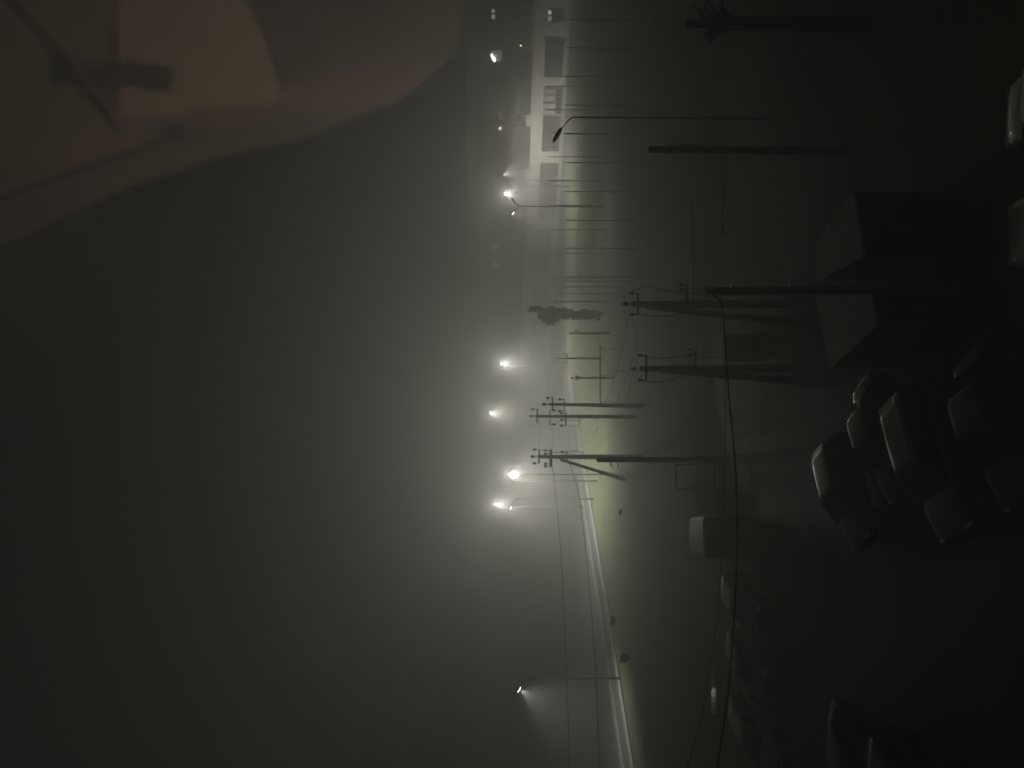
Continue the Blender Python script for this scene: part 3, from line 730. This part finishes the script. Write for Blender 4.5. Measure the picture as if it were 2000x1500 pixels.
panel('sheer_curtain', [(985, -60), (1004, 0), (1070, 125), (1140, 280), (1195, 460), (1230, 600), (1292, 775), (1262, 640), (1248, 540), (1225, 350), (1095, 0), (1075, -60)], 1.975, M['sheer'], 'narrow strip of thin sheer curtain along the brown one, mirrored in the pane', 'curtain')
panel('pale_panel', [(1264, 240), (1276, 380), (1300, 556), (1330, 548), (1560, 480), (1560, 238)], 1.982, M['board'], 'added cream panel for a lit patch of the room, mirrored in the pane', 'door')  # pale panel added for the brightly lit patch of the mirrored room
panel('dark_panel', [(1500, 492), (1468, 498), (1400, 534), (1328, 560), (1342, 602), (1378, 662), (1410, 760), (1560, 800), (1560, 492)], 1.976, M['dark_patch'], 'dark panel added over the curtain for a darker patch, mirrored in the pane', 'dark_patch')  # panel added to darken part of the mirrored curtain, no real cloth
pts = [(1366+5*math.sin(k*.85+.8), 128+k*18) for k in range(13)]+[(1318+8*math.sin(k*1.05), 128+k*18) for k in range(12, -1, -1)]
panel('curtain_tassel', pts, 1.972, M['valance'], 'dark wavy tassel hanging by the curtain, mirrored in the pane', 'tassel')
pts = [(1236, 335), (1246, 360), (1240, 392), (1222, 388), (1216, 362), (1226, 338)]
panel('tieback_knot', pts, 1.972, M['valance'], 'small dark knot of the curtain tieback, mirrored in the pane', 'tieback')
k = [R(u, v, 1.965) for u, v in ((1512, 20), (1440, 85), (1368, 160), (1300, 205), (1262, 232), (1224, 258))]
mb = MB(); c = sum(k, Vector())/len(k); mb.tube([p-c for p in k], .006, 6); rod = mb.build('pull_string', M['curtain'], None, True); rod.location = c
tag(rod, 'pale slack curtain cord crossing the brown curtain, mirrored in the pane', 'cord')
rl = thing('curtain_fill_lamp', 'added unseen warm lamp on the sill, lighting the mirrored curtain', 'lamp', (-.1, .42, HC-.95))  # lamp added out of view to light the mirrored curtain and panels
MB().tube([(0, 0, 0), (0, 0, .02), (0, 0, .03), (0, 0, .12)], [.06, .06, .015, .012], 12).build('base', M['dark'], rl, True)
MB().tube([(0, 0, .11), (0, -.05, .2)], [.03, .07], 14).build('shade', M['lampfab'], rl, True)
spot('room_light', (0, -.06, .215), (1.0, -1.46, 1.66), 900, 48, rl, (1, .77, .60), .08)

# ================================================================== HAZE, WORLD, CAMERA
hz = MB().box((0, 150, 22), (500, 344, 46)).build('haze', bpy.data.materials.new('fog_air')); tag(hz, kind='stuff')
hm = hz.data.materials[0]; hm.use_nodes = True; nt = hm.node_tree; nt.nodes.remove(nt.nodes['Principled BSDF'])
pv = nt.nodes.new('ShaderNodeVolumePrincipled')
pv.inputs['Color'].default_value = (.93, .92, .885, 1); pv.inputs['Density'].default_value = .0107; pv.inputs['Anisotropy'].default_value = .73
nt.links.new(pv.outputs[0], nt.nodes['Material Output'].inputs['Volume'])
hm.volume_intersection_method = 'FAST' if hasattr(hm, 'volume_intersection_method') else None
w = bpy.data.worlds.new('World'); sc.world = w; w.use_nodes = True
bg = w.node_tree.nodes['Background']; bg.inputs['Color'].default_value = (.98, .96, .86, 1); bg.inputs['Strength'].default_value = .0095

cam = bpy.data.cameras.new('camera'); co = bpy.data.objects.new('camera', cam); C.objects.link(co)
cam.sensor_fit = 'HORIZONTAL'; cam.sensor_width = 36; cam.lens = F/2000*36; cam.clip_start = .02; cam.clip_end = 1500
cam.dof.use_dof = True; cam.dof.focus_distance = 80; cam.dof.aperture_fstop = 1.1
R3 = Matrix((-UP, RIGHT, -FWD)).transposed()      # image right = down, image up = world right
co.matrix_world = Matrix.Translation(EYE) @ R3.to_4x4()
sc.camera = co
sc.render.engine = 'CYCLES'
cy = sc.cycles
cy.max_bounces = 7; cy.diffuse_bounces = 2; cy.glossy_bounces = 3; cy.transparent_max_bounces = 8; cy.volume_bounces = 2
cy.sample_clamp_indirect = 3; cy.use_denoising = True; cy.denoiser = 'OPENIMAGEDENOISE'; cy.caustics_reflective = False; cy.caustics_refractive = False
cy.use_light_tree = True; cy.volume_step_rate = 4
sc.view_settings.view_transform = 'Standard'; sc.view_settings.look = 'None'; sc.view_settings.exposure = 0; sc.view_settings.gamma = 1
